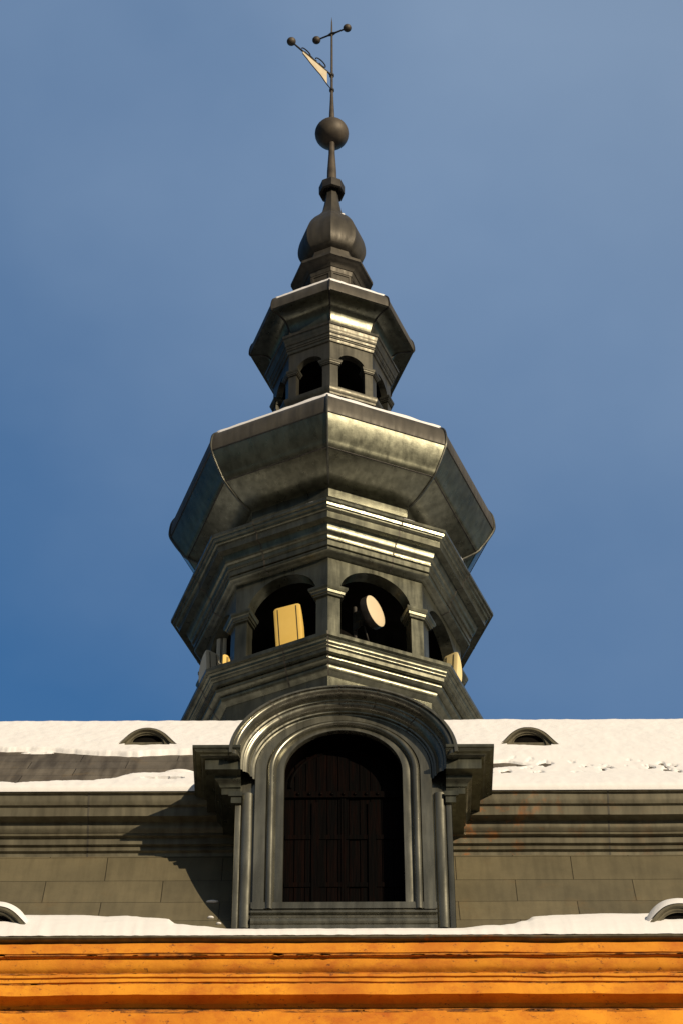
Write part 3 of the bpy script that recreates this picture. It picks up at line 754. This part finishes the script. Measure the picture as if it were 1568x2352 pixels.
# lower drift
DL = [(-11,20.25),(-2.27,20.232),(-2.06,20.198),(-1.87,20.216),(-1.7,20.176),(-1.47,20.134),(-1.40,20.03),(-1.3,19.98),(-1.19,19.93),(-1.1,19.915),(1.40,19.915),(1.58,19.93),(1.67,19.986),(1.79,20.066),(1.88,20.15),(2.08,20.19),(2.56,20.226),(11,20.25)]
def pan_y(z):
    for a, b in zip(pan[:-1], pan[1:]):
        if z <= b[1]: return a[0]+(b[0]-a[0])*(z-a[1])/(b[1]-a[1])
    return pan[-1][0]
def drift(x0, x1, nx, nj=26):
    V = []; F = []
    for i in range(nx+1):
        x = x0+(x1-x0)*i/nx
        zt_ = interp(x+.06*fbm(x, 12, 9), DL) + .016*fbm(x, 2, 4) + (.004*fbm(x, 7, 22, 2))
        yt = pan_y(zt_)+.01
        lip = 19.520 + .008*fbm(x, 4, 9) ; yl = 21.278+.006*fbm(x, 9, 12)
        tn = min(1, max(0, (1.28-abs(x-.14))/.2)); thin = tn > .5
        yt = yt*(1-tn)+21.66*tn; zt_ = zt_*(1-tn)+19.885*tn
        for j in range(nj+1):
            s_ = j/nj
            y = yl+(yt-yl)*s_; z = lip+(zt_-lip)*s_
            b_ = math.sin(math.pi*s_)**.7*(.045-.015*tn) + .012*fbm(x, s_*2, 3)*math.sin(math.pi*s_)
            e = min(1, s_/.06); lipu = .035*math.sqrt(1-(1-e)**2)
            V.append((x, y-b_*.6, z+b_*.6+lipu*(1-s_)))
    for i in range(nx):
        for j in range(nj): a = i*(nj+1)+j; F.append((a, a+1, a+nj+2, a+nj+1))
    SN.add(V, F)
drift(-11, -4.2, 40); drift(-4.2, 4.2, 560); drift(4.2, 11, 40)
# caps over the vents
def vent_cap(x, y, z, hw, h, back, th):
    V = []; F = []; n = 30; mrow = 12
    for j in range(mrow+1):
        v = j/mrow
        for i in range(n+1):
            u = i/n; c = math.cos(math.pi*u); s_ = math.sin(math.pi*u)
            taper = 1-(v**1.6)*.15
            t = th*math.sin(math.pi*min(1, .12+u*.76+.0))**.8*(math.sqrt(1-(1-min(1, v/.15))**2))
            fl = 1+.30*(1-s_)**3
            px = -(hw*fl+t*.9)*c*taper; pz = (h+t)*s_**1.1+.004
            V.append((x+px, y-.005+back*v, z+pz+ .01*fbm(x+px, v, 5)))
    for j in range(mrow):
        for i in range(n): a = j*(n+1)+i; F.append((a, a+1, a+n+2, a+n+1))
    SN.add(V, F)
vent_cap(*VENTS[0], .5, .02); vent_cap(*VENTS[1], .5, .03); vent_cap(*VENTS[2], .6, .105); vent_cap(*VENTS[3], .6, .115)
# small clots left on the panels beside the dormer
for (cx_, cz_, w_, h_) in ((-1.10,20.50,.06,.014),(-1.10,20.15,.03,.014),(-1.02,20.02,.025,.012)):
    mb = MB(); mb.sphere((0,0,0), 1, 14, 8)
    SN.add([Vector((cx_+v.x*w_, pan_y(cz_)+v.y*.02-.005, cz_+v.z*h_)) for v in mb.V], mb.F)
# snow lying on the tower: dome tops, cornice top, dormer hood
def wedge_ring(R0, z0, R1, z1, t, ks=range(8), edge=.0):
    V = []; F = []
    n = 30
    for k in range(8):
        for q in range(n):
            a = corner(1, 25, k); b = corner(1, 25, k+1); u = q/n; d = a.lerp(b, u); d.z = 0
            nn = fbm((k+u)*3.1, R0, 2.0)
            tt = t*(1+.5*nn)
            r_ = R0+edge*(nn-.2)
            V += [Vector((0,TY,0))+d*r_+Vector((0,0,z0)), Vector((0,TY,0))+d*(r_-.002)+Vector((0,0,z0+tt*.6)), Vector((0,TY,0))+d*(r_-tt*.7)+Vector((0,0,z0+tt)), Vector((0,TY,0))+d*R1+Vector((0,0,z1+tt))]
    m_ = 8*n
    for i in range(m_):
        j = (i+1) % m_
        for r in range(3): F.append((i*4+r, i*4+r+1, j*4+r+1, j*4+r))
    SN.add(V, F)
wedge_ring(2.02, 31.325, 1.4, 31.72, .10)
wedge_ring(1.065, 34.965, .63, 35.32, .085)
wedge_ring(2.03, 29.378, 1.62, 29.73, .022, edge=.02)
wedge_ring(.54, 36.285, .42, 36.38, .02, edge=.03)
wedge_ring(2.0, 27.056, 1.66, 27.075, .01, edge=.02)
mb = MB(); mb.sphere((0,0,0), 1, 12, 8)
cc = corner(.30, 37.62, 1)+Vector((0,0,25)); SN.add([Vector((cc.x-.05+v.x*.035, TY+cc.y+.0+v.y*.02, cc.z+v.z*.03)) for v in mb.V], mb.F)
so = SN.build('snow', M['snow'], None, 60); tag(so, 'white snow lying on the zinc roofs, gutters, vents and dome rims', kind='stuff')
